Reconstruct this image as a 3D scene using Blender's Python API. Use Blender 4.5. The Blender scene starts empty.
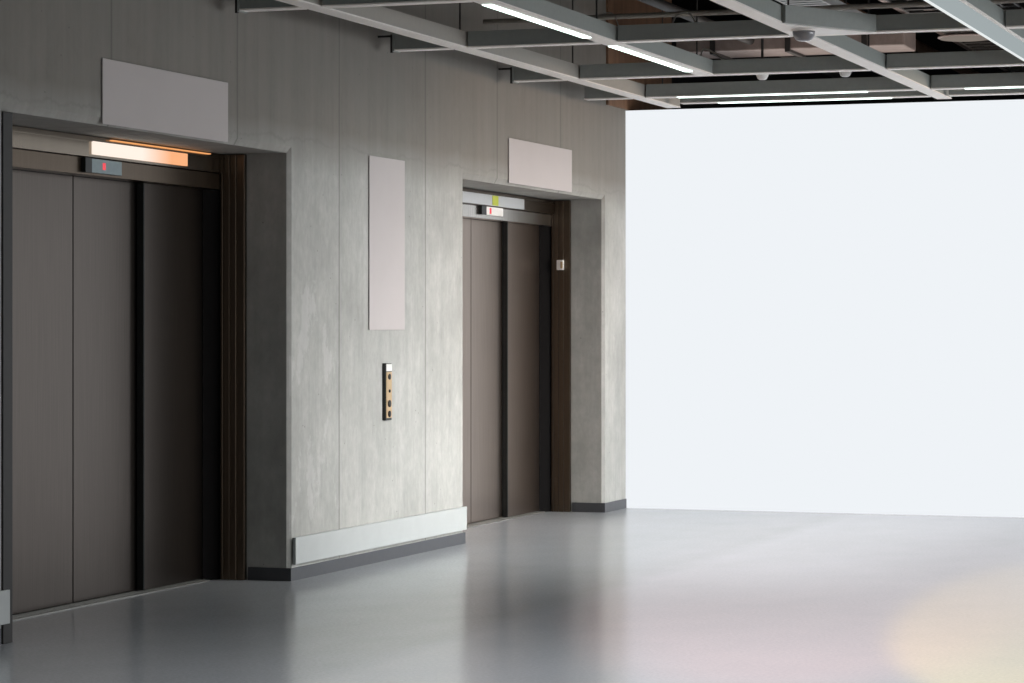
import bpy, bmesh, math, random
from mathutils import Vector, Matrix
random.seed(7)
C = bpy.context.scene.collection
S = bpy.context.scene

# ------------------------------------------------------------------ camera
F = 2648.0
TH = math.atan(946 / 2648)
cam = bpy.data.cameras.new('camera')
cam.sensor_width = 36.0
cam.lens = F * 36 / 1024
cam.shift_x = 0.0
cam.shift_y = -(341.5 - 326) / 1024
cam.clip_end = 200
camo = bpy.data.objects.new('camera', cam)
C.objects.link(camo)
camo.location = (6.38, 0, 1.48)
camo.rotation_euler = (math.pi / 2, 0, TH)
S.camera = camo

# ------------------------------------------------------------------ exposure, world, lights
S.view_settings.view_transform = 'Standard'
S.view_settings.look = 'None'
S.view_settings.exposure = 0.0
S.view_settings.gamma = 1.0
S.view_settings.use_curve_mapping = False
w = bpy.data.worlds.new('world')
S.world = w
w.use_nodes = True
w.node_tree.nodes['Background'].inputs[0].default_value = (0.75, 0.85, 1.0, 1)
w.node_tree.nodes['Background'].inputs[1].default_value = 0.6

def area(name, loc, target, sx, sy, power, color, spread=180):
    l = bpy.data.lights.new(name, 'AREA')
    l.shape = 'RECTANGLE'; l.size = sx; l.size_y = sy
    l.energy = power; l.color = color; l.spread = math.radians(spread)
    o = bpy.data.objects.new(name, l); C.objects.link(o)
    o.location = loc
    o.rotation_euler = (Vector(target) - Vector(loc)).to_track_quat('-Z', 'Y').to_euler()
    return o

def spot(name, loc, target, angle, blend, power, color, size=0.05):
    l = bpy.data.lights.new(name, 'SPOT')
    l.spot_size = math.radians(angle); l.spot_blend = blend
    l.energy = power; l.color = color; l.shadow_soft_size = size
    o = bpy.data.objects.new(name, l); C.objects.link(o)
    o.location = loc
    o.rotation_euler = (Vector(target) - Vector(loc)).to_track_quat('-Z', 'Y').to_euler()
    return o

area('daylight_right_window', (12.5, 17.0, 2.6), (0, 17.0, 0.9), 10.0, 3.6, 800, (0.96, 0.98, 1.0))
area('hall_fill_light', (7.0, 16.6, 3.10), (7.0, 16.6, 0), 3.0, 7.4, 120, (1.0, 0.985, 0.96))  # added fill over the right of the hall, housing is made up
area('near_fill_light', (3.2, 9.0, 3.10), (3.2, 9.0, 0), 2.0, 6.0, 58, (0.98, 0.99, 1.0), 110)  # added fill that brightens the near floor, housing is made up
area('void_fill', (2.6, 20.5, 3.42), (2.6, 20.5, 5), 3.0, 3.0, 16, (1.0, 0.85, 0.75))  # added faint warm fill to reveal the services in the void
area('wall_fill_light', (5.3, 17.5, 3.02), (0, 17.5, 0.1), 5.8, 0.5, 118, (1.0, 0.985, 0.96), 60)  # added fill shaping the wall's bright-to-dark gradient, housing is made up
area('back_fill', (5.0, -5.6, 1.8), (2.0, 14.0, 1.4), 8.0, 2.6, 95, (0.97, 0.99, 1.0))  # added ambient fill behind the camera, no window is built there
spot('warm_wash', (7.5, 20.0, 3.0), (0, 18.6, 2.4), 42, 0.8, 700, (1.0, 0.72, 0.52), 0.3)  # added warm spot for the far doors and upper wall, no fixture
# ------------------------------------------------------------------ materials
def lin(c):
    return tuple(((v / 255) / 12.92 if v / 255 <= 0.04045 else ((v / 255 + 0.055) / 1.055) ** 2.4) for v in c)

class NT:
    def __init__(self, name):
        self.m = bpy.data.materials.new(name); self.m.use_nodes = True
        self.t = self.m.node_tree; self.n = self.t.nodes; self.l = self.t.links
        self.b = self.n['Principled BSDF']
    def node(self, typ, **kw):
        n = self.n.new(typ)
        for k, v in kw.items(): setattr(n, k, v)
        return n
    def link(self, a, b): self.l.new(a, b)
    def math(self, op, a, b=None, clamp=False):
        n = self.node('ShaderNodeMath', operation=op); n.use_clamp = clamp
        for i, v in enumerate((a, b)):
            if v is None: continue
            if isinstance(v, (int, float)): n.inputs[i].default_value = v
            else: self.link(v, n.inputs[i])
        return n.outputs[0]
    def mix(self, f, a, b, blend='MIX'):
        n = self.node('ShaderNodeMix', data_type='RGBA', blend_type=blend)
        for i, v in ((0, f), (6, a), (7, b)):
            if isinstance(v, (int, float)): n.inputs[i].default_value = v
            elif isinstance(v, tuple): n.inputs[i].default_value = v if len(v) == 4 else v + (1,)
            else: self.link(v, n.inputs[i])
        return n.outputs[2]
    def pos(self, scale=(1, 1, 1)):
        g = self.node('ShaderNodeNewGeometry')
        mp = self.node('ShaderNodeMapping'); mp.inputs['Scale'].default_value = scale
        self.link(g.outputs['Position'], mp.inputs[0])
        return mp.outputs[0]
    def noise(self, vec, scale, detail=6, rough=0.6, lo=0.3, hi=0.7):
        n = self.node('ShaderNodeTexNoise'); n.inputs['Scale'].default_value = scale
        n.inputs['Detail'].default_value = detail; n.inputs['Roughness'].default_value = rough
        self.link(vec, n.inputs['Vector'])
        r = self.node('ShaderNodeMapRange'); r.inputs[1].default_value = lo; r.inputs[2].default_value = hi
        self.link(n.outputs['Fac'], r.inputs[0])
        return r.outputs[0]
    def xyz(self):
        g = self.node('ShaderNodeNewGeometry'); s = self.node('ShaderNodeSeparateXYZ')
        self.link(g.outputs['Position'], s.inputs[0]); return s.outputs
    def bump(self, h, strength=0.2, dist=0.01):
        b = self.node('ShaderNodeBump'); b.inputs['Strength'].default_value = strength
        b.inputs['Distance'].default_value = dist
        self.link(h, b.inputs['Height']); self.link(b.outputs[0], self.b.inputs['Normal'])

def flat(name, rgb, rough=0.5, metal=0.0, spec=0.5, grain=0.06, gscale=30, stretch=(1, 1, 1)):
    t = NT(name)
    c = lin(rgb)
    f = t.noise(t.pos(stretch), gscale, 4)
    col = t.mix(f, tuple(v * (1 - grain) for v in c), tuple(min(1, v * (1 + grain)) for v in c))
    t.link(col, t.b.inputs['Base Color'])
    t.b.inputs['Roughness'].default_value = rough; t.b.inputs['Metallic'].default_value = metal
    t.b.inputs['Specular IOR Level'].default_value = spec
    return t.m

def glow(name, rgb, strength, base=(0, 0, 0)):
    t = NT(name)
    t.b.inputs['Base Color'].default_value = base + (1,)
    t.b.inputs['Specular IOR Level'].default_value = 0.0
    t.b.inputs['Emission Color'].default_value = lin(rgb) + (1,)
    t.b.inputs['Emission Strength'].default_value = strength
    return t.m

SEAMS = [9.4, 10.63, 11.87, 13.33, 14.75, 16.17, 17.55, 18.95]
def concrete():
    t = NT('board_marked_concrete')
    X, Y, Z = t.xyz()
    big = t.noise(t.pos((1, 0.8, 0.8)), 1.3, 5, 0.6, 0.3, 0.7)
    streak = t.noise(t.pos((4, 4, 0.22)), 2.6, 5, 0.62, 0.3, 0.7)
    fine = t.noise(t.pos((1, 1, 0.6)), 22, 8, 0.7, 0.3, 0.7)
    blot = t.noise(t.pos((1, 1, 0.7)), 4.2, 7, 0.66, 0.35, 0.65)
    a = t.mix(big, lin((157, 156, 152)) , lin((197, 196, 192)))
    a = t.mix(t.math('MULTIPLY', streak, 0.45), a, lin((134, 135, 129)))
    a = t.mix(t.math('MULTIPLY', blot, 0.30), a, lin((218, 218, 213)))
    a = t.mix(t.math('MULTIPLY', fine, 0.4), a, lin((136, 140, 134)))
    # pale bare patches low on the wall by the first lift
    patch = t.noise(t.pos((1, 1.6, 0.8)), 2.2, 8, 0.7, 0.53, 0.57)
    zlow = t.math('MULTIPLY', t.math('LESS_THAN', Z, 1.75), t.math('MULTIPLY', t.math('LESS_THAN', Y, 14.75), t.math('GREATER_THAN', X, -0.01)))
    a = t.mix(t.math('MULTIPLY', t.math('MULTIPLY', patch, zlow), 0.28), a, lin((210, 210, 208)))
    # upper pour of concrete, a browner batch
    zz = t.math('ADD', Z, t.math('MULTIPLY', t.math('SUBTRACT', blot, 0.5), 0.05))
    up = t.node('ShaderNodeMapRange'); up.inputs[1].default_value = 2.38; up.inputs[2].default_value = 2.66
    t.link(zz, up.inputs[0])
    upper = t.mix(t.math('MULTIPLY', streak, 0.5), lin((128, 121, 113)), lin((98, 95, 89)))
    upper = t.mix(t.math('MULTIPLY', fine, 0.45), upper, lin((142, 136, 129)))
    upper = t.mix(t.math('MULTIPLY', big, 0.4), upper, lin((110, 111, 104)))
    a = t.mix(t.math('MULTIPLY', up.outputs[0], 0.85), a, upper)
    # formwork joints
    line = None
    for sy in SEAMS:
        wob = t.math('ADD', Y, t.math('MULTIPLY', streak, 0.004))
        d = t.math('ABSOLUTE', t.math('SUBTRACT', wob, sy))
        m = t.math('SUBTRACT', 1.0, t.math('DIVIDE', d, 0.014), True)
        line = m if line is None else t.math('MAXIMUM', line, m)
    d = t.math('ABSOLUTE', t.math('SUBTRACT', zz, 2.56))
    m = t.math('MULTIPLY', t.math('SUBTRACT', 1.0, t.math('DIVIDE', d, 0.014), True), t.math('MULTIPLY', big, 0.5))
    line = t.math('MAXIMUM', line, m)
    a = t.mix(t.math('MULTIPLY', line, 0.65), a, lin((92, 92, 86)))
    # tie holes and pin holes
    v = t.node('ShaderNodeTexVoronoi'); v.inputs['Scale'].default_value = 9
    t.link(t.pos(), v.inputs['Vector'])
    pin = t.math('LESS_THAN', v.outputs['Distance'], 0.045)
    a = t.mix(t.math('MULTIPLY', pin, 0.5), a, lin((80, 80, 75)))
    t.link(a, t.b.inputs['Base Color'])
    t.b.inputs['Roughness'].default_value = 0.75
    t.b.inputs['Specular IOR Level'].default_value = 0.3
    h = t.math('ADD', t.math('MULTIPLY', fine, 0.4), t.math('MULTIPLY', line, -1.0))
    t.bump(t.math('ADD', h, t.math('MULTIPLY', blot, 0.15)), 0.15, 0.004)
    return t.m

def steel(name, rgb, rough, metal=1.0, wear=0.12):
    t = NT(name)
    c = lin(rgb)
    br = t.noise(t.pos((60, 60, 0.6)), 4, 3, 0.5, 0.3, 0.7)
    cl = t.noise(t.pos((1, 1, 1)), 1.5, 5, 0.6, 0.3, 0.7)
    a = t.mix(br, tuple(v * (1 - wear) for v in c), tuple(v * (1 + wear) for v in c))
    a = t.mix(t.math('MULTIPLY', cl, 0.2), a, tuple(v * 0.85 for v in c))
    t.link(a, t.b.inputs['Base Color'])
    t.b.inputs['Metallic'].default_value = metal
    t.b.inputs['Roughness'].default_value = rough
    return t.m

def floor_mat():
    t = NT('polished_resin_floor')
    X, Y, Z = t.xyz()
    big = t.noise(t.pos((0.6, 0.35, 1)), 1.2, 6, 0.6, 0.3, 0.7)
    speck = t.noise(t.pos(), 55, 3, 0.8, 0.3, 0.7)
    cloud = t.noise(t.pos((1, 0.6, 1)), 3.5, 6, 0.65, 0.3, 0.7)
    a = t.mix(big, lin((166, 170, 173)), lin((180, 184, 190)))
    a = t.mix(t.math('MULTIPLY', cloud, 0.4), a, lin((190, 192, 195)))
    a = t.mix(t.math('MULTIPLY', speck, 0.5), a, lin((134, 138, 141)))
    # colour turns slightly paler beyond a line parallel to the lift wall
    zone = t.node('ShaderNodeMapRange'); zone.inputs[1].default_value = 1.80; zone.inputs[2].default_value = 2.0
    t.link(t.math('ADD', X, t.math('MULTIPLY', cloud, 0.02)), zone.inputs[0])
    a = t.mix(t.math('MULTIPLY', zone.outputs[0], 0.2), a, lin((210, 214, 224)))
    t.link(a, t.b.inputs['Base Color'])
    t.b.inputs['Roughness'].default_value = 0.18
    t.b.inputs['Specular IOR Level'].default_value = 0.25
    return t.m

def header_reflection_mat():  # reflection in the near header, put in as a white-to-amber glow
    t = NT('reflection_white_to_amber')
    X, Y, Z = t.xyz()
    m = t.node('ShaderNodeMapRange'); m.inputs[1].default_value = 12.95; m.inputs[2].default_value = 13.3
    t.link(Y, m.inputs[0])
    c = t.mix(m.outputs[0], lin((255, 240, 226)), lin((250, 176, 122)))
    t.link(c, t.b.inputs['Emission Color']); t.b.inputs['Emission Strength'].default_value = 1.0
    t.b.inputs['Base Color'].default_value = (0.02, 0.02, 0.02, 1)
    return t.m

M = dict(
    lens=header_reflection_mat(),  # glow for the painted header reflection, not a lamp lens
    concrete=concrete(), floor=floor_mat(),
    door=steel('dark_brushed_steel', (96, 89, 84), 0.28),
    frame=steel('bronze_brown_steel', (104, 92, 80), 0.30),
    header_light=steel('pale_header_steel', (196, 192, 186), 0.25),
    header=steel('header_steel', (140, 130, 118), 0.22),
    jret=flat('dark_matt_steel', (26, 25, 25), 0.7, spec=0.0),
    door_lit=steel('brushed_steel_lit', (166, 152, 142), 0.3),  # lighter copy of the door steel, warm reflections put into its colour
    dark=flat('black_gap', (18, 19, 19), 0.6),
    side=flat('dark_steel_side', (46, 45, 44), 0.55, 0.2),
    sill=flat('aluminium_sill', (150, 150, 146), 0.35, 0.7),
    sign=flat('pale_pinkish_grey_plate', (188, 181, 179), 0.55, grain=0.02, gscale=3),
    guard=flat('pale_grey_guard', (178, 182, 181), 0.5, grain=0.03, gscale=8),
    base=flat('charcoal_skirting', (66, 68, 72), 0.4),
    flange=flat('floor_bounce_white', (244, 240, 234), 0.5, grain=0.02),  # near-white so beam undersides carry floor bounce in their colour
    grid=flat('grey_painted_grid', (147, 152, 148), 0.5, grain=0.04),
    gridp=flat('pale_painted_grid', (166, 162, 154), 0.5, grain=0.03),
    void=flat('black_void', (26, 25, 24), 0.9),
    brown=flat('mottled_brown', (128, 98, 76), 0.7, grain=0.25, gscale=5, stretch=(2, 2, .3)),
    duct=flat('galvanised_duct', (150, 138, 134), 0.45, 0.4, grain=0.15, gscale=12),
    black=flat('black_plastic', (24, 28, 27), 0.4),
    brass=flat('brass_face', (196, 168, 128), 0.4, 0.4),
    pale=flat('pale_metal', (186, 190, 192), 0.35, 0.3, grain=0.04, stretch=(1, 1, 20)),
    disp=flat('grey_blue_display', (150, 168, 172), 0.4),
    white=flat('white_plastic', (232, 230, 226), 0.4, grain=0.02),
    smoke=flat('smoked_dome', (120, 121, 124), 0.15, spec=0.6),
    yellow=flat('yellow_green_spot', (176, 186, 60), 0.5),
    cable=flat('grey_cable', (150, 146, 138), 0.5),
    wallp=flat('grey_plaster', (150, 150, 148), 0.8),
    led=glow('led_light', (232, 255, 246), 3.0),
    box=glow('white_glow_face', (239, 243, 247), 1.0),  # white wall surface, its brightness put in as emission
    warm=glow('warm_white_glint', (255, 232, 205), 1.2),
    amber=glow('amber_glint', (255, 176, 110), 0.9),
    red=glow('red_digit', (255, 90, 100), 1.0),
    discm=glow('disc_lamp_face', (140, 130, 122), 0.8),
    troff=glow('pale_diffuser', (178, 188, 190), 0.8),
    edge=glow('bright_edge', (235, 240, 240), 1.0),
)

# ------------------------------------------------------------------ helpers
def new(name, bm, mat, parent=None, smooth=False):
    bmesh.ops.recalc_face_normals(bm, faces=bm.faces)
    me = bpy.data.meshes.new(name); bm.to_mesh(me); bm.free()
    me.materials.append(mat)
    if smooth:
        for p in me.polygons: p.use_smooth = True
    o = bpy.data.objects.new(name, me); C.objects.link(o)
    if parent: 
        o.parent = parent
        o.matrix_parent_inverse = Matrix.Translation(-parent.location)
    return o
def bx(bm, x0, x1, y0, y1, z0, z1, bev=0.0):
    r = bmesh.ops.create_cube(bm, size=1.0)
    for v in r['verts']:
        v.co = Vector(((x0 + x1) / 2 + v.co.x * (x1 - x0), (y0 + y1) / 2 + v.co.y * (y1 - y0), (z0 + z1) / 2 + v.co.z * (z1 - z0)))
    if bev:
        es = list({e for v in r['verts'] for e in v.link_edges})
        bmesh.ops.bevel(bm, geom=es, offset=bev, segments=2, affect='EDGES', profile=0.5)
def box(name, mat, parent, *d, bev=0.0):
    bm = bmesh.new(); bx(bm, *d, bev=bev); return new(name, bm, mat, parent)
def boxes(name, mat, parent, lst, bev=0.0):
    bm = bmesh.new()
    for d in lst: bx(bm, *d, bev=bev)
    return new(name, bm, mat, parent)
def quad(bm, *ps):
    bm.faces.new([bm.verts.new(p) for p in ps])
def prism(bm, pts, z0, z1):
    lo = [bm.verts.new((x, y, z0)) for x, y in pts]; hi = [bm.verts.new((x, y, z1)) for x, y in pts]
    bm.faces.new(lo); bm.faces.new(hi)
    n = len(pts)
    for i in range(n): bm.faces.new([lo[i], lo[(i + 1) % n], hi[(i + 1) % n], hi[i]])
def lathe(bm, prof, c, seg=24, axis='Z'):
    rings = []
    for r, h in prof:
        ring = []
        for k in range(seg):
            a = 2 * math.pi * k / seg
            if axis == 'Z': p = (c[0] + r * math.cos(a), c[1] + r * math.sin(a), c[2] + h)
            elif axis == 'X': p = (c[0] + h, c[1] + r * math.cos(a), c[2] + r * math.sin(a))
            else: p = (c[0] + r * math.cos(a), c[1] + h, c[2] + r * math.sin(a))
            ring.append(bm.verts.new(p))
        rings.append(ring)
    for a, b in zip(rings, rings[1:]):
        for k in range(seg): bm.faces.new([a[k], a[(k + 1) % seg], b[(k + 1) % seg], b[k]])
    bm.faces.new(rings[0]); bm.faces.new(rings[-1])
def tube(bm, pts, r, seg=8):
    pts = [Vector(p) for p in pts]; rings = []
    for i, p in enumerate(pts):
        d = (pts[min(i + 1, len(pts) - 1)] - pts[max(i - 1, 0)]).normalized()
        u = d.cross(Vector((0, 0, 1)))
        if u.length < 1e-3: u = d.cross(Vector((0, 1, 0)))
        u.normalize(); v = d.cross(u)
        rings.append([bm.verts.new(p + r * (u * math.cos(2 * math.pi * k / seg) + v * math.sin(2 * math.pi * k / seg))) for k in range(seg)])
    for a, b in zip(rings, rings[1:]):
        for k in range(seg): bm.faces.new([a[k], a[(k + 1) % seg], b[(k + 1) % seg], b[k]])
    bm.faces.new(rings[0]); bm.faces.new(rings[-1])
def tag(o, label=None, cat=None, group=None, kind=None):
    if label: o['label'] = label
    if cat: o['category'] = cat
    if group: o['group'] = group
    if kind: o['kind'] = kind
    return o
def thing(name, loc, label, cat, group=None):
    o = bpy.data.objects.new(name, None); C.objects.link(o); o.location = loc
    return tag(o, label, cat, group)
def struct(o): o['kind'] = 'structure'; return o

# ------------------------------------------------------------------ the setting
YE = 20.62          # end of the wall where the white panel stands
ZT = 4.7
OPEN = [(10.82, 14.03, 2.485), (16.88, 20.03, 2.485)]
bm = bmesh.new()
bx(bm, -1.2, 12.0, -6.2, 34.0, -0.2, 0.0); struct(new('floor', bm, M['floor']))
bm = bmesh.new()
bx(bm, -1.2, 12.0, -6.2, 34.0, ZT, ZT + 0.2); struct(new('ceiling', bm, M['void']))

bm = bmesh.new()
ch = 0.022
cl = 0.038
ys = [-6.0]
for y0, y1, zt in OPEN: ys += [y0 - ch, y1 + ch]
ys.append(21.9)
for i in range(0, len(ys) - 1):
    a, b = ys[i], ys[i + 1]
    z0 = 0 if i % 2 == 0 else OPEN[i // 2][2] + cl
    quad(bm, (0, a, z0), (0, b, z0), (0, b, ZT), (0, a, ZT))
D = -0.75
for y0, y1, zt in OPEN:
    quad(bm, (0, y0 - ch, 0), (0, y0 - ch, zt + cl), (-ch, y0, zt), (-ch, y0, 0))
    quad(bm, (0, y1 + ch, 0), (0, y1 + ch, zt + cl), (-ch, y1, zt), (-ch, y1, 0))
    quad(bm, (0, y0 - ch, zt + cl), (0, y1 + ch, zt + cl), (-ch, y1, zt), (-ch, y0, zt))
    quad(bm, (-ch, y0, 0), (D, y0, 0), (D, y0, zt), (-ch, y0, zt))
    quad(bm, (-ch, y1, 0), (D, y1, 0), (D, y1, zt), (-ch, y1, zt))
    quad(bm, (-ch, y0, zt), (-ch, y1, zt), (D, y1, zt), (D, y0, zt))
    quad(bm, (D, y0, 0), (D, y1, 0), (D, y1, zt), (D, y0, zt))
quad(bm, (0, 21.9, 0), (-1.2, 21.9, 0), (-1.2, 21.9, ZT), (0, 21.9, ZT))
quad(bm, (-1.2, -6, 0), (-1.2, 21.9, 0), (-1.2, 21.9, ZT), (-1.2, -6, ZT))
bmesh.ops.remove_doubles(bm, verts=bm.verts, dist=0.0005)
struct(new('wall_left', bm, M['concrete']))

boxes_r = [(11.0, 11.2, -6, 10.5, 0, ZT), (11.0, 11.2, 22.5, 34, 0, ZT), (11.0, 11.2, 10.5, 22.5, 2.55, ZT), (11.0, 11.2, 10.5, 22.5, 0, 0.15)]
struct(boxes('wall_right', M['wallp'], None, boxes_r))
wl = [(11.02, 11.12, 10.5 + k * 2.0 - 0.03, 10.5 + k * 2.0 + 0.03, 0.15, 2.55) for k in range(7)]
wl += [(11.02, 11.12, 10.5, 22.5, 0.15, 0.21), (11.02, 11.12, 10.5, 22.5, 2.49, 2.55)]
struct(boxes('window_1', M['side'], None, wl))
struct(box('wall_front', M['wallp'], None, -1.2, 11.2, -6.2, -6.0, 0, ZT))
lum = thing('hall_fill_housing', (7.0, 16.6, 3.12), 'added long wide white fill light housing at the right side of the hall', 'lamp')
box('housing', M['white'], lum, 5.5, 8.5, 12.8, 20.3, 3.12, 3.2)
lum = thing('hall_fill_housing', (3.2, 9.0, 3.3), 'added white fill light housing above the floor in front of the nearer elevator', 'lamp')
box('housing', M['white'], lum, 2.2, 4.2, 6.0, 12.0, 3.31, 3.38)
ww = thing('wall_fill_housing', (5.3, 16.6, 3.1), 'added slim linear fill light housing at the right side of the hall', 'lamp')
box('housing', M['white'], ww, 5.1, 5.45, 12.9, 20.3, 3.12, 3.2)
struct(box('wall_rear', M['void'], None, -1.4, -1.2, -6.2, 34.0, 0, ZT))
struct(box('wall_back', M['void'], None, -1.2, 11.2, 33.8, 34.0, 0, ZT))
struct(box('warm_lit_sheet_1', M['brown'], None, 0.0, 0.02, 20.08, 21.88, 3.24, ZT))  # added brown sheet, warm light on the upper concrete put into its colour

# skirtings
bh = 0.075
struct(boxes('baseboard_left', M['base'], None,
    [(-ch, 0.010, OPEN[0][1] - .008, OPEN[1][0] + .008, 0, bh), (-ch, 0.010, OPEN[1][1] - .008, YE - 0.01, 0, bh),
     (-0.265, -ch, OPEN[0][1] - 0.008, OPEN[0][1], 0, bh), (-0.265, -ch, OPEN[1][1] - 0.008, OPEN[1][1], 0, bh),
     (-0.265, -ch, OPEN[1][0], OPEN[1][0] + 0.008, 0, bh), (0, 0.010, -5.9, 10.78, 0, bh)]))

# ------------------------------------------------------------------ lifts
def digit(parent, y, z, h, x):
    s = h * 0.16; wd = h * 0.75
    lst = [(x, x + .003, y, y + wd, z, z + s), (x, x + .003, y, y + wd, z + h - s, z + h),
           (x, x + .003, y, y + s * 1.6, z + s, z + h - s), (x, x + .003, y + wd - s * 1.6, y + wd, z + s, z + h - s)]
    return boxes('digit', M['red'], parent, lst)

def lift(idx, label):
    y0, y1, zt = OPEN[idx]
    yc = [12.456, 18.476][idx]
    t = thing('elevator', (-0.5, (y0 + y1) / 2, 0), label, 'elevator')
    xf, xs = -0.545, -0.50
    zl = 2.275
    lap = [13.18, 19.16][idx]
    wid = lap - yc
    g = 0.006
    yl, yr = y0 + 0.13, y1 - 0.13
    lapl = yc - wid
    def leaf(a, b, x, nm='door_leaf'):
        return box(nm, M['door' if idx == 0 else 'door_lit'], t, x - 0.035, x, a, b, 0.012, zl)
    leaf(yc + g, lap + 0.06, xf); leaf(lapl - 0.06, yc - g, xf)
    leaf(lap, yr, xs); leaf(yl, lapl, xs)
    for a in (lap - 0.012, lapl + 0.0):
        box('leaf_edge', M['black'], t, xs - 0.04, xs + 0.002, a, a + 0.012, 0.012, zl)
    box('door_gap', M['dark'], t, xf - 0.05, xf - 0.036, yl, yr, 0.0, zt - 0.01)
    # sill
    bm = bmesh.new()
    bx(bm, xf - 0.05, xs + 0.05, yl, yr, 0.0, 0.006)
    for k in range(3): bx(bm, xf + 0.003 + k * 0.028, xf + 0.009 + k * 0.028, yl, yr, 0.006, 0.008)
    new('sill', bm, M['sill'], t)
    # jambs: brown trim outside, dark return inside, with fine ribs
    for s, yj in ((1, y1), (-1, y0)):
        def yy(a, b):
            return (yj - b, yj - a) if s > 0 else (yj + a, yj + b)
        bm = bmesh.new()
        bx(bm, -0.43, -0.275, *yy(0.0, 0.035), 0.0, zt - 0.005, bev=0.003)
        new('jamb', bm, M['frame'], t)
        bm = bmesh.new()
        for xr in (-0.415, -0.372, -0.330):
            bx(bm, xr - 0.006, xr + 0.006, *yy(0.035, 0.047), 0.0, zt - 0.01, bev=0.002)
        new('jamb_rib', bm, M['frame'], t)
        bm = bmesh.new()
        prism(bm, [(-0.498, yj - s * 0.126), (-0.432, yj - s * 0.03), (-0.432, yj), (-0.56, yj), (-0.56, yj - s * 0.126)], 0.0, zl)
        new('jamb_return', bm, M['jret'], t)
    # header
    a, b = y0 + 0.04, y1 - 0.04
    box('header', M['frame' if idx == 0 else 'header_light'], t, -0.53, -0.425, a, b, zl + 0.002, 2.368, bev=0.002)
    box('header_cover', M['header' if idx == 0 else 'frame'], t, -0.53, -0.405, a, b, 2.371, zt - 0.004, bev=0.002)
    box('header_strip', M['header'], t, -0.405, -0.398, a, b, 2.452, 2.460)
    return t

la = lift(0, 'dark steel elevator nearest the camera, with a painted glowing reflection above its closed doors')
x = -0.404
box('header_reflection', M['lens'], la, x, x + 0.012, 12.40, 13.50, 2.385, 2.455, bev=0.002)  # header reflection built as a glowing bar, no lamp here
box('glint_strip', M['amber'], la, x, x + 0.02, 12.6, 13.78, 2.468, 2.474)  # thin amber glint of the same reflection, also glowing
ind = box('floor_indicator', M['disp'], la, -0.424, -0.402, 12.40, 12.735, 2.29, 2.364, bev=0.003)
box('indicator_end', M['black'], ind, -0.424, -0.400, 12.33, 12.399, 2.288, 2.366)
digit(ind, 12.52, 2.31, 0.036, -0.402)
box('corner_strip', M['side'], la, -0.03, 0.010, 10.80, 10.885, 0.0, 2.478, bev=0.003)

lb = lift(1, 'dark steel elevator farther from the camera, beside the blank white wall')
box('reflection_plate', M['pale'], lb, -0.404, -0.385, 16.98, 19.22, 2.375, 2.455, bev=0.002)  # bright reflection in the far header, built as a pale plate
box('reflection_spot', M['yellow'], lb, -0.385, -0.383, 18.50, 18.63, 2.378, 2.452)  # yellow-green spot within that reflection
ind = box('floor_indicator', M['white'], lb, -0.424, -0.402, 18.42, 18.79, 2.306, 2.368, bev=0.003)
box('indicator_end', M['black'], ind, -0.424, -0.400, 18.32, 18.419, 2.304, 2.370)
digit(ind, 18.49, 2.315, 0.042, -0.402)

sw = thing('door_switch', (-0.34, 19.98, 1.95), 'small white switch box on the far elevator jamb', 'switch')
box('housing', M['white'], sw, -0.372, -0.318, 19.952, 19.982, 1.925, 2.005, bev=0.003)
box('rocker', M['brass'], sw, -0.338, -0.322, 19.946, 19.952, 1.94, 1.99)

# ------------------------------------------------------------------ plates and fittings on the wall
def plate(name, y0, y1, z0, z1, label, th=0.007):
    t = thing(name, (0, (y0 + y1) / 2, z0), label, 'sign', 'blank wall signs')
    box('face', M['sign'], t, 0.003, 0.003 + th, y0, y1, z0, z1, bev=0.0015)
    e = 0.03
    boxes('backing', M['side'], t, [(0, 0.003, y0 + 0.005, y1 - .005, z0 + 0.005, z1 - 0.005)])
plate('blank_sign', 11.76, 13.19, 2.49, 2.818, 'wide blank sign plate above the elevator nearest the camera')
plate('blank_sign', 17.77, 19.19, 2.50, 2.822, 'blank sign plate above the farther elevator')
plate('blank_sign', 15.20, 15.785, 1.455, 2.54, 'tall narrow blank sign plate on the pillar above the call buttons')

cp = thing('call_panel', (0, 15.5, 0.9), 'slim elevator call button panel on the concrete pillar', 'button panel')
box('housing', M['black'], cp, 0, 0.024, 15.43, 15.53, 0.885, 1.245, bev=0.003)
box('faceplate', M['brass'], cp, 0.024, 0.027, 15.436, 15.524, 0.90, 1.19)
box('display', M['white'], cp, 0.024, 0.0275, 15.436, 15.524, 1.195, 1.24)
for z, r in ((1.16, .018), (1.07, .010), (0.99, .022), (0.925, .020)):
    bm = bmesh.new(); lathe(bm, [(r, 0), (r, 0.006), (r * .7, 0.008)], (0.027, 15.48, z), 16, 'X')
    new('button', bm, M['side'], cp)

def rail(y0, y1, label):
    t = thing('wall_guard', (0, (y0 + y1) / 2, 0.1), label, 'wall guard')
    box('board', M['guard'], t, 0.012, 0.028, y0, y1, 0.095, 0.252, bev=0.0015)
    n = max(2, int((y1 - y0) / 0.7))
    for k in range(n):
        y = y0 + 0.1 + (y1 - y0 - 0.2) * k / (n - 1)
        box('spacer', M['dark'], t, 0.0, 0.012, y - 0.03, y + 0.03, 0.12, 0.23)
rail(14.05, 16.87, 'long pale grey guard board along the base of the pillar between the elevators')
rail(6.0, 10.83, 'pale grey guard board cut off by the left edge of the photo')

# ------------------------------------------------------------------ blank white wall panel, brightness put in as an even glow
lw = thing('white_wall_panel', (3.2, YE + 0.1, 0), 'large blank white wall panel with an even glow put in at the end of the hall', 'wall panel')
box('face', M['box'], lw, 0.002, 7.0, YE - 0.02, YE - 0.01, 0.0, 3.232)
box('casing', M['white'], lw, 0.03, 6.97, YE - 0.009, YE + 0.16, 0.0, 3.228)

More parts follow.
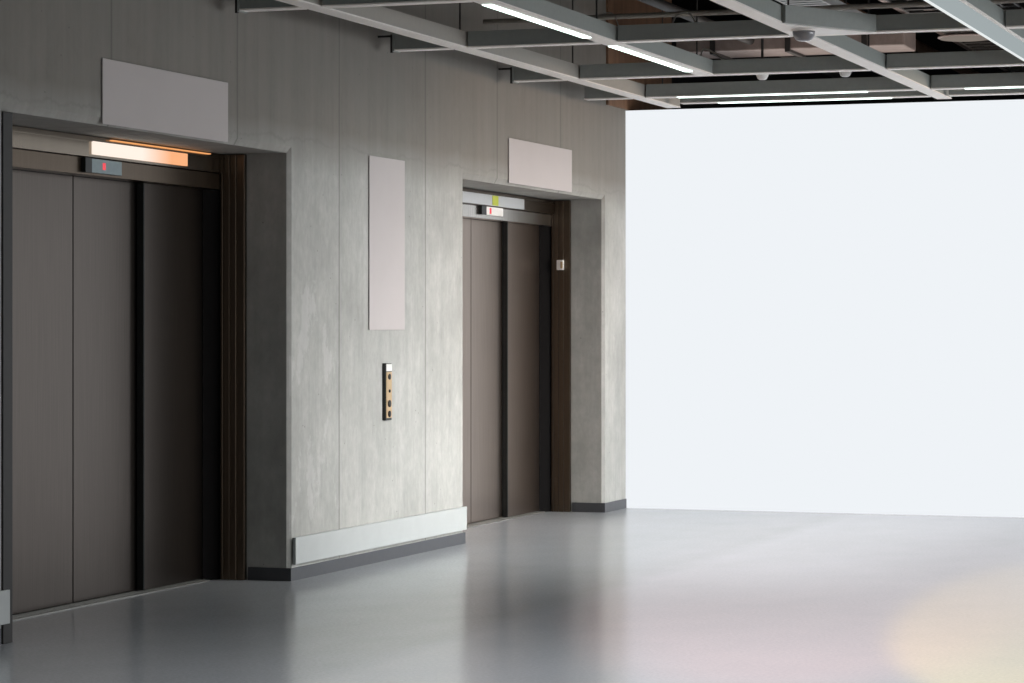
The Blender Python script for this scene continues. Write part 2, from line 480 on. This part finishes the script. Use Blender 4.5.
# ------------------------------------------------------------------ ceiling grid
GZ, GH = 3.2, 0.10
def beam(name, label, d, pale=False, strips=(), mat=None, rods=()):
    x0, x1, y0, y1 = d
    t = thing(name, ((x0 + x1) / 2, (y0 + y1) / 2, GZ), label, 'ceiling beam')
    # box section with a thin lower flange lip
    bm = bmesh.new()
    if (y1 - y0) > (x1 - x0): bx(bm, x0 + 0.004, x1 - 0.004, y0 + .001, y1 - .001, GZ + 0.008, GZ + GH)
    else: bx(bm, x0 + 0.001, x1 - .001, y0 + 0.004, y1 - 0.004, GZ + 0.008, GZ + GH)
    new('channel', bm, mat or M['grid'], t)
    box('flange', M['flange'], t, x0, x1, y0, y1, GZ, GZ + 0.0079)
    for s in strips: box('light_strip', M['led'], t, *s, GZ - 0.006, GZ - 0.0005, bev=0.001)
    for (rx, ry) in rods:
        bm = bmesh.new(); tube(bm, [(rx, ry, GZ + GH), (rx, ry, ZT)], 0.006, 6)
        bx(bm, rx - .02, rx + .02, ry - .02, ry + .02, GZ + GH, GZ + GH + .012)
        new('hanger_rod', bm, M['side'], t)
    return t
TY = [13.08, 15.31, 17.53]
W = 0.10
beam('ceiling_beam', 'pale ceiling beam nearest the concrete wall, running towards the white wall', (0.50, 0.61, 6.0, 20.1), rods=[(0.55, y + .05) for y in TY] + [(0.55, 19.8)], mat=M['gridp'])
b2 = beam('ceiling_beam', 'second ceiling beam from the concrete wall, with a lit strip beneath', (1.46, 1.58, 6.0, TY[2]), strips=[(1.465, 1.52, 10.9, 12.95), (1.465, 1.52, TY[0] + .2, TY[1] - .3), (1.465, 1.52, TY[1] + .2, TY[2] - .3)], rods=[(1.52, y - .2) for y in TY])
beam('ceiling_beam', 'long bright ceiling beam meeting the camera dome at the middle of the ceiling', (2.66, 2.77, 6.0, 20.0), rods=[(2.72, y - .3) for y in TY])
b4 = beam('ceiling_beam', 'wide ceiling beam with pale diffuser at the right edge of the photo', (3.73, 3.92, 6.0, 20.3), rods=[(3.83, y - .3) for y in TY])
box('diffuser', M['troff'], b4, 3.755, 3.90, 6.05, 20.25, GZ - 0.004, GZ - 0.0005)
box('edge_light', M['edge'], b4, 3.73, 3.753, 6.05, 20.25, GZ - 0.005, GZ - 0.0005)
def cross(y, x0, x1, label, strips=()):
    t = beam('cross_beam', label, (x0, x1, y, y + W), strips=strips)
    t['category'] = 'ceiling beam'; return t
rowname = ['nearest the camera', 'carrying the camera dome', 'in front of the two white spotlights']
spans = [(0.62, 1.45), (1.59, 2.65), (2.78, 3.72), (3.93, 5.4)]
spn = ['between the first two long beams from the concrete wall', 'between the strip lit beam and the bright long beam', 'between the bright long beam and the diffuser beam', 'right of the diffuser beam']
for i, y in enumerate(TY):
    s = cross(y, 0.13, 0.49, 'short stub beam ending at the concrete wall, in the cross row ' + rowname[i])
    box('end_cap', M['grid'], s, 0.118, 0.1295, y - .003, y + W + .003, GZ - 0.006, GZ + GH + .01)
    boxes('wall_bracket', M['dark'], s, [(0.0, 0.117, y + 0.045, y + W - .045, GZ + .088, GZ + GH), (0.104, 0.117, y, y + 0.02, GZ - .014, GZ + GH)])
    for j, (a, b) in enumerate(spans):
        if i == 2 and j == 1: a = 1.46; 
        if i == 2 and j == 0: b = 1.459
        if i == 0 and j > 0: continue
        cross(y, a, b, 'grey cross beam %s, in the row %s' % (spn[j], rowname[i]))
cross(19.12, 0.13, 0.49, 'short stub beam at the wall end, just above the white wall corner')
cross(19.12, 0.62, 2.65, 'far cross beam with a lit strip, left of the bright long beam', strips=[(0.86, 2.30, 19.125, 19.19)])
cross(19.70, 0.72, 2.65, 'last lit cross beam, directly above the top of the white wall', strips=[(1.02, 2.36, 19.705, 19.77)])
cross(19.12, 2.78, 3.72, 'far cross beam with a lit strip, right of the bright long beam', strips=[(3.02, 3.715, 19.125, 19.19)])
cross(19.70, 2.80, 3.72, 'unlit last cross beam above the white wall, right of the bright long beam')

# oblique brace, mounting plate and dome
pa, pb = Vector((2.775, 14.66)), Vector((3.16, TY[1] - 0.005))
d = (pb - pa).normalized(); n = Vector((-d.y, d.x)) * 0.02
t = thing('brace_beam', (2.95, 15.0, GZ), 'short oblique brace beam beside the camera dome', 'ceiling beam')
bm = bmesh.new(); prism(bm, [(pa.x - n.x, pa.y - n.y), (pb.x - n.x, pb.y - n.y), (pb.x + n.x, pb.y + n.y), (pa.x + n.x, pa.y + n.y)], GZ, GZ + GH)
new('channel', bm, M['grid'], t)
bm = bmesh.new(); prism(bm, [(2.772, 14.72), (3.14, TY[1] - .002), (2.772, TY[1] - .002)], GZ - 0.004, GZ + 0.004)
new('mounting_plate', bm, M['white'], t)
t = thing('dome_camera', (2.86, 15.16, GZ), 'smoked grey security camera dome under the ceiling grid', 'security camera')
bm = bmesh.new(); lathe(bm, [(0.070, -0.004), (0.071, -0.008), (0.069, -0.012), (0.066, -0.013)], (2.81, 15.02, GZ)); new('base_ring', bm, M['white'], t, True)
bm = bmesh.new(); lathe(bm, [(0.066 * math.cos(a) ** 0.7, -0.013 - 0.058 * math.sin(a)) for a in [k * math.pi / 2 / 8 for k in range(8)]], (2.81, 15.02, GZ)); new('dome', bm, M['smoke'], t, True)

# spotlights beyond the third row
for (sx, sy), lab in (((1.615, 18.75), 'white spotlight head hanging in the ceiling gap, left one of two'), ((2.235, 18.72), 'white spotlight head hanging in the ceiling gap, right one of two')):
    t = thing('spotlight_head', (sx, sy, 3.27), lab, 'spotlight', 'white spotlight heads behind the third cross row')
    bm = bmesh.new(); lathe(bm, [(0.022, 0.0), (0.034, 0.008), (0.048, 0.04), (0.052, 0.08), (0.025, 0.09)], (sx, sy, 3.27)); new('shade', bm, M['white'], t, True)
    bm = bmesh.new(); tube(bm, [(sx, sy, 3.355), (sx, sy, ZT)], 0.01); new('stem', bm, M['side'], t)

# disc lamp
t = thing('disc_lamp', (2.98, 19.41, 3.6), 'pale round disc lamp hanging above the ceiling grid', 'lamp')
bm = bmesh.new(); lathe(bm, [(0.19, 0.0), (0.203, 0.004), (0.203, 0.014), (0.17, 0.025), (0.03, 0.04)], (2.98, 19.41, 3.59), 40); new('rim', bm, M['duct'], t, True)
bm = bmesh.new(); lathe(bm, [(0.185, -0.002), (0.185, 0.003)], (2.98, 19.41, 3.587), 40); new('lens', bm, M['discm'], t)
bm = bmesh.new(); tube(bm, [(2.98, 19.41, 3.64), (2.98, 19.41, ZT)], 0.01); new('stem', bm, M['side'], t)

# services in the ceiling void
def duct(name, label, cat, d, mat, bands=0, along='Y'):
    t = thing(name, ((d[0] + d[1]) / 2, (d[2] + d[3]) / 2, d[4]), label, cat)
    box('casing', mat, t, *d, bev=0.01)
    for k in range(bands):
        f = (k + 0.5) / bands; e = 0.02
        if along == 'Y':
            y = d[2] + (d[3] - d[2]) * f
            box('flange', M['side'], t, d[0] - e, d[1] + e, y - .02, y + .02, d[4] - e, d[5] + e)
        else:
            x = d[0] + (d[1] - d[0]) * f
            box('flange', M['side'], t, x - .02, x + .02, d[2] - e, d[3] + e, d[4] - e, d[5] + e)
    return t
def tray(name, label, d, mat, rungs):
    x0, x1, y0, y1, z0, z1 = d
    t = thing(name, ((x0 + x1) / 2, (y0 + y1) / 2, z0), label, 'cable tray')
    boxes('ladder', mat, t, [(x0, x0 + .015, y0, y1, z0, z1), (x1 - .015, x1, y0, y1, z0, z1)] + [(x0 + .015, x1 - .015, y0 + (y1 - y0) * k / rungs, y0 + (y1 - y0) * k / rungs + .05, z0, z0 + .015) for k in range(rungs)])
    return t
duct('air_duct', 'wide pale ventilation duct crossing above the grid, left of the bright long beam', 'duct', (0.6, 2.4, 20.0, 20.5, 3.62, 3.84), M['duct'], 3, 'X')
duct('air_duct', 'pinkish ventilation duct running away beyond the camera dome', 'duct', (2.35, 2.62, 14.8, 26.0, 3.88, 4.1), M['duct'], 6)
duct('air_duct', 'dark ventilation duct above the far cross beams at right', 'duct', (4.0, 4.3, 15.0, 27.0, 3.75, 4.05), M['void'], 5)
tray('cable_tray', 'pale slotted cable tray above the second ceiling bay', (2.0, 2.3, 12.5, 19.6, 3.70, 3.76), M['pale'], 60)
tray('cable_tray', 'dark cable tray running above the disc lamp', (2.62, 2.9, 13, 26, 3.75, 3.83), M['side'], 60)
for k, (x, z, r_, mt, lab) in enumerate(((1.2, 3.7, .035, 'side', 'grey pipe running above the first lit strip'), (1.8, 4.0, .05, 'brown', 'brown pipe high in the ceiling void'), (3.1, 3.9, .04, 'side', 'grey pipe high above the disc lamp'), (4.5, 3.7, .06, 'brown', 'brown pipe above the right corner of the ceiling'))):
    bm = bmesh.new(); tube(bm, [(x, 10, z), (x, 27, z)], r_, 14)
    tag(new('ceiling_pipe', bm, M[mt], None, True), lab, 'pipe')
def cable(pts, r, label):
    P = [Vector(p) for p in pts]; out = []
    for i in range(len(P) - 1):
        a, b, c_, d_ = P[max(i - 1, 0)], P[i], P[i + 1], P[min(i + 2, len(P) - 1)]
        for k in range(8):
            u = k / 8
            out.append(0.5 * ((2 * b) + (c_ - a) * u + (2 * a - 5 * b + 4 * c_ - d_) * u * u + (3 * b - a - 3 * c_ + d_) * u ** 3))
    out.append(P[-1])
    bm = bmesh.new(); tube(bm, out, r, 8)
    tag(new('looped_cable', bm, M['cable'], None, True), label, 'cable')
cable([(1.92, 15.36, 3.30), (1.94, 15.36, 3.345), (1.99, 15.37, 3.37), (2.04, 15.36, 3.345), (2.065, 15.36, 3.30)], 0.006, 'grey cable looping up from the cross beam row carrying the camera dome')
cable([(1.515, 17.45, 3.30), (1.49, 17.56, 3.36), (1.51, 17.58, 3.385), (1.56, 17.6, 3.36), (1.64, 17.6, 3.30)], 0.006, 'grey cable looping up beside the end of the strip lit beam')
cable([(1.44, 15.36, 3.30), (1.45, 15.36, 3.36), (1.50, 15.37, 3.385), (1.55, 15.36, 3.37), (1.58, 15.36, 3.30)], 0.004, 'thin dark cable loop above the lit strip crossing')

for k, (yy_, zz_, lab) in enumerate(((17.0, 3.56, 'thin conduit crossing behind the camera dome row'), (18.3, 4.25, 'thin conduit crossing high above the spotlight heads'), (21.2, 3.6, 'thin conduit crossing just beyond the white wall'))):
    bm = bmesh.new(); tube(bm, [(0.1, yy_, zz_), (9.0, yy_, zz_)], 0.018, 8)
    tag(new('conduit', bm, M['cable'], None, True), lab, 'conduit')
t = thing('wire_basket', (3.4, 17.9, 3.55), 'dark wire basket tray hanging above the right ceiling bays', 'cable tray')
boxes('mesh_floor', M['side'], t, [(3.30 + .1 * k, 3.315 + .1 * k, 16.0, 19.6, 3.62, 3.63) for k in range(4)] + [(3.30, 3.615, 16.0 + .2 * k, 16.015 + .2 * k, 3.62, 3.63) for k in range(19)])
for yq in (16.2, 17.9, 19.4):
    bm = bmesh.new()
    for xq in (3.305, 3.61): tube(bm, [(xq, yq, 3.62), (xq, yq, ZT)], 0.008, 6)
    bx(bm, 3.295, 3.62, yq - .012, yq + .012, 3.605, 3.62)
    new('hanger', bm, M['side'], t)

# added unseen spotlights standing in for red and yellow floor reflections
def added_tint_light(name, loc, target, label, angle, blend, power, color):
    t = thing(name, loc, label, 'spotlight')
    dirv = (Vector(target) - Vector(loc)).normalized()
    q = dirv.to_track_quat('-Z', 'Y').to_matrix().to_4x4(); q.translation = Vector(loc)
    bm = bmesh.new(); lathe(bm, [(0.07, 0.0), (0.075, 0.02), (0.06, 0.2), (0.03, 0.26)], (0, 0, 0.03)); bmesh.ops.transform(bm, matrix=q, verts=bm.verts)
    new('housing', bm, M['black'], t, True)
    bm = bmesh.new(); tube(bm, [(loc[0], loc[1], loc[2] + .12), (loc[0], loc[1], ZT)], 0.012); new('stem', bm, M['side'], t)
    spot(name + '_beam', loc, target, angle, blend, power, color, 0.04)
added_tint_light('red_tint_light', (5.0, 1.5, 3.1), (3.15, 14.2, 0), 'added black spotlight that tints the floor red', 13, 0.7, 7500, (1.0, 0.22, 0.18))
added_tint_light('yellow_tint_light', (5.8, 1.5, 3.1), (4.62, 12.75, 0), 'added black spotlight that tints the floor yellow', 9, 0.4, 12000, (1.0, 0.66, 0.06))
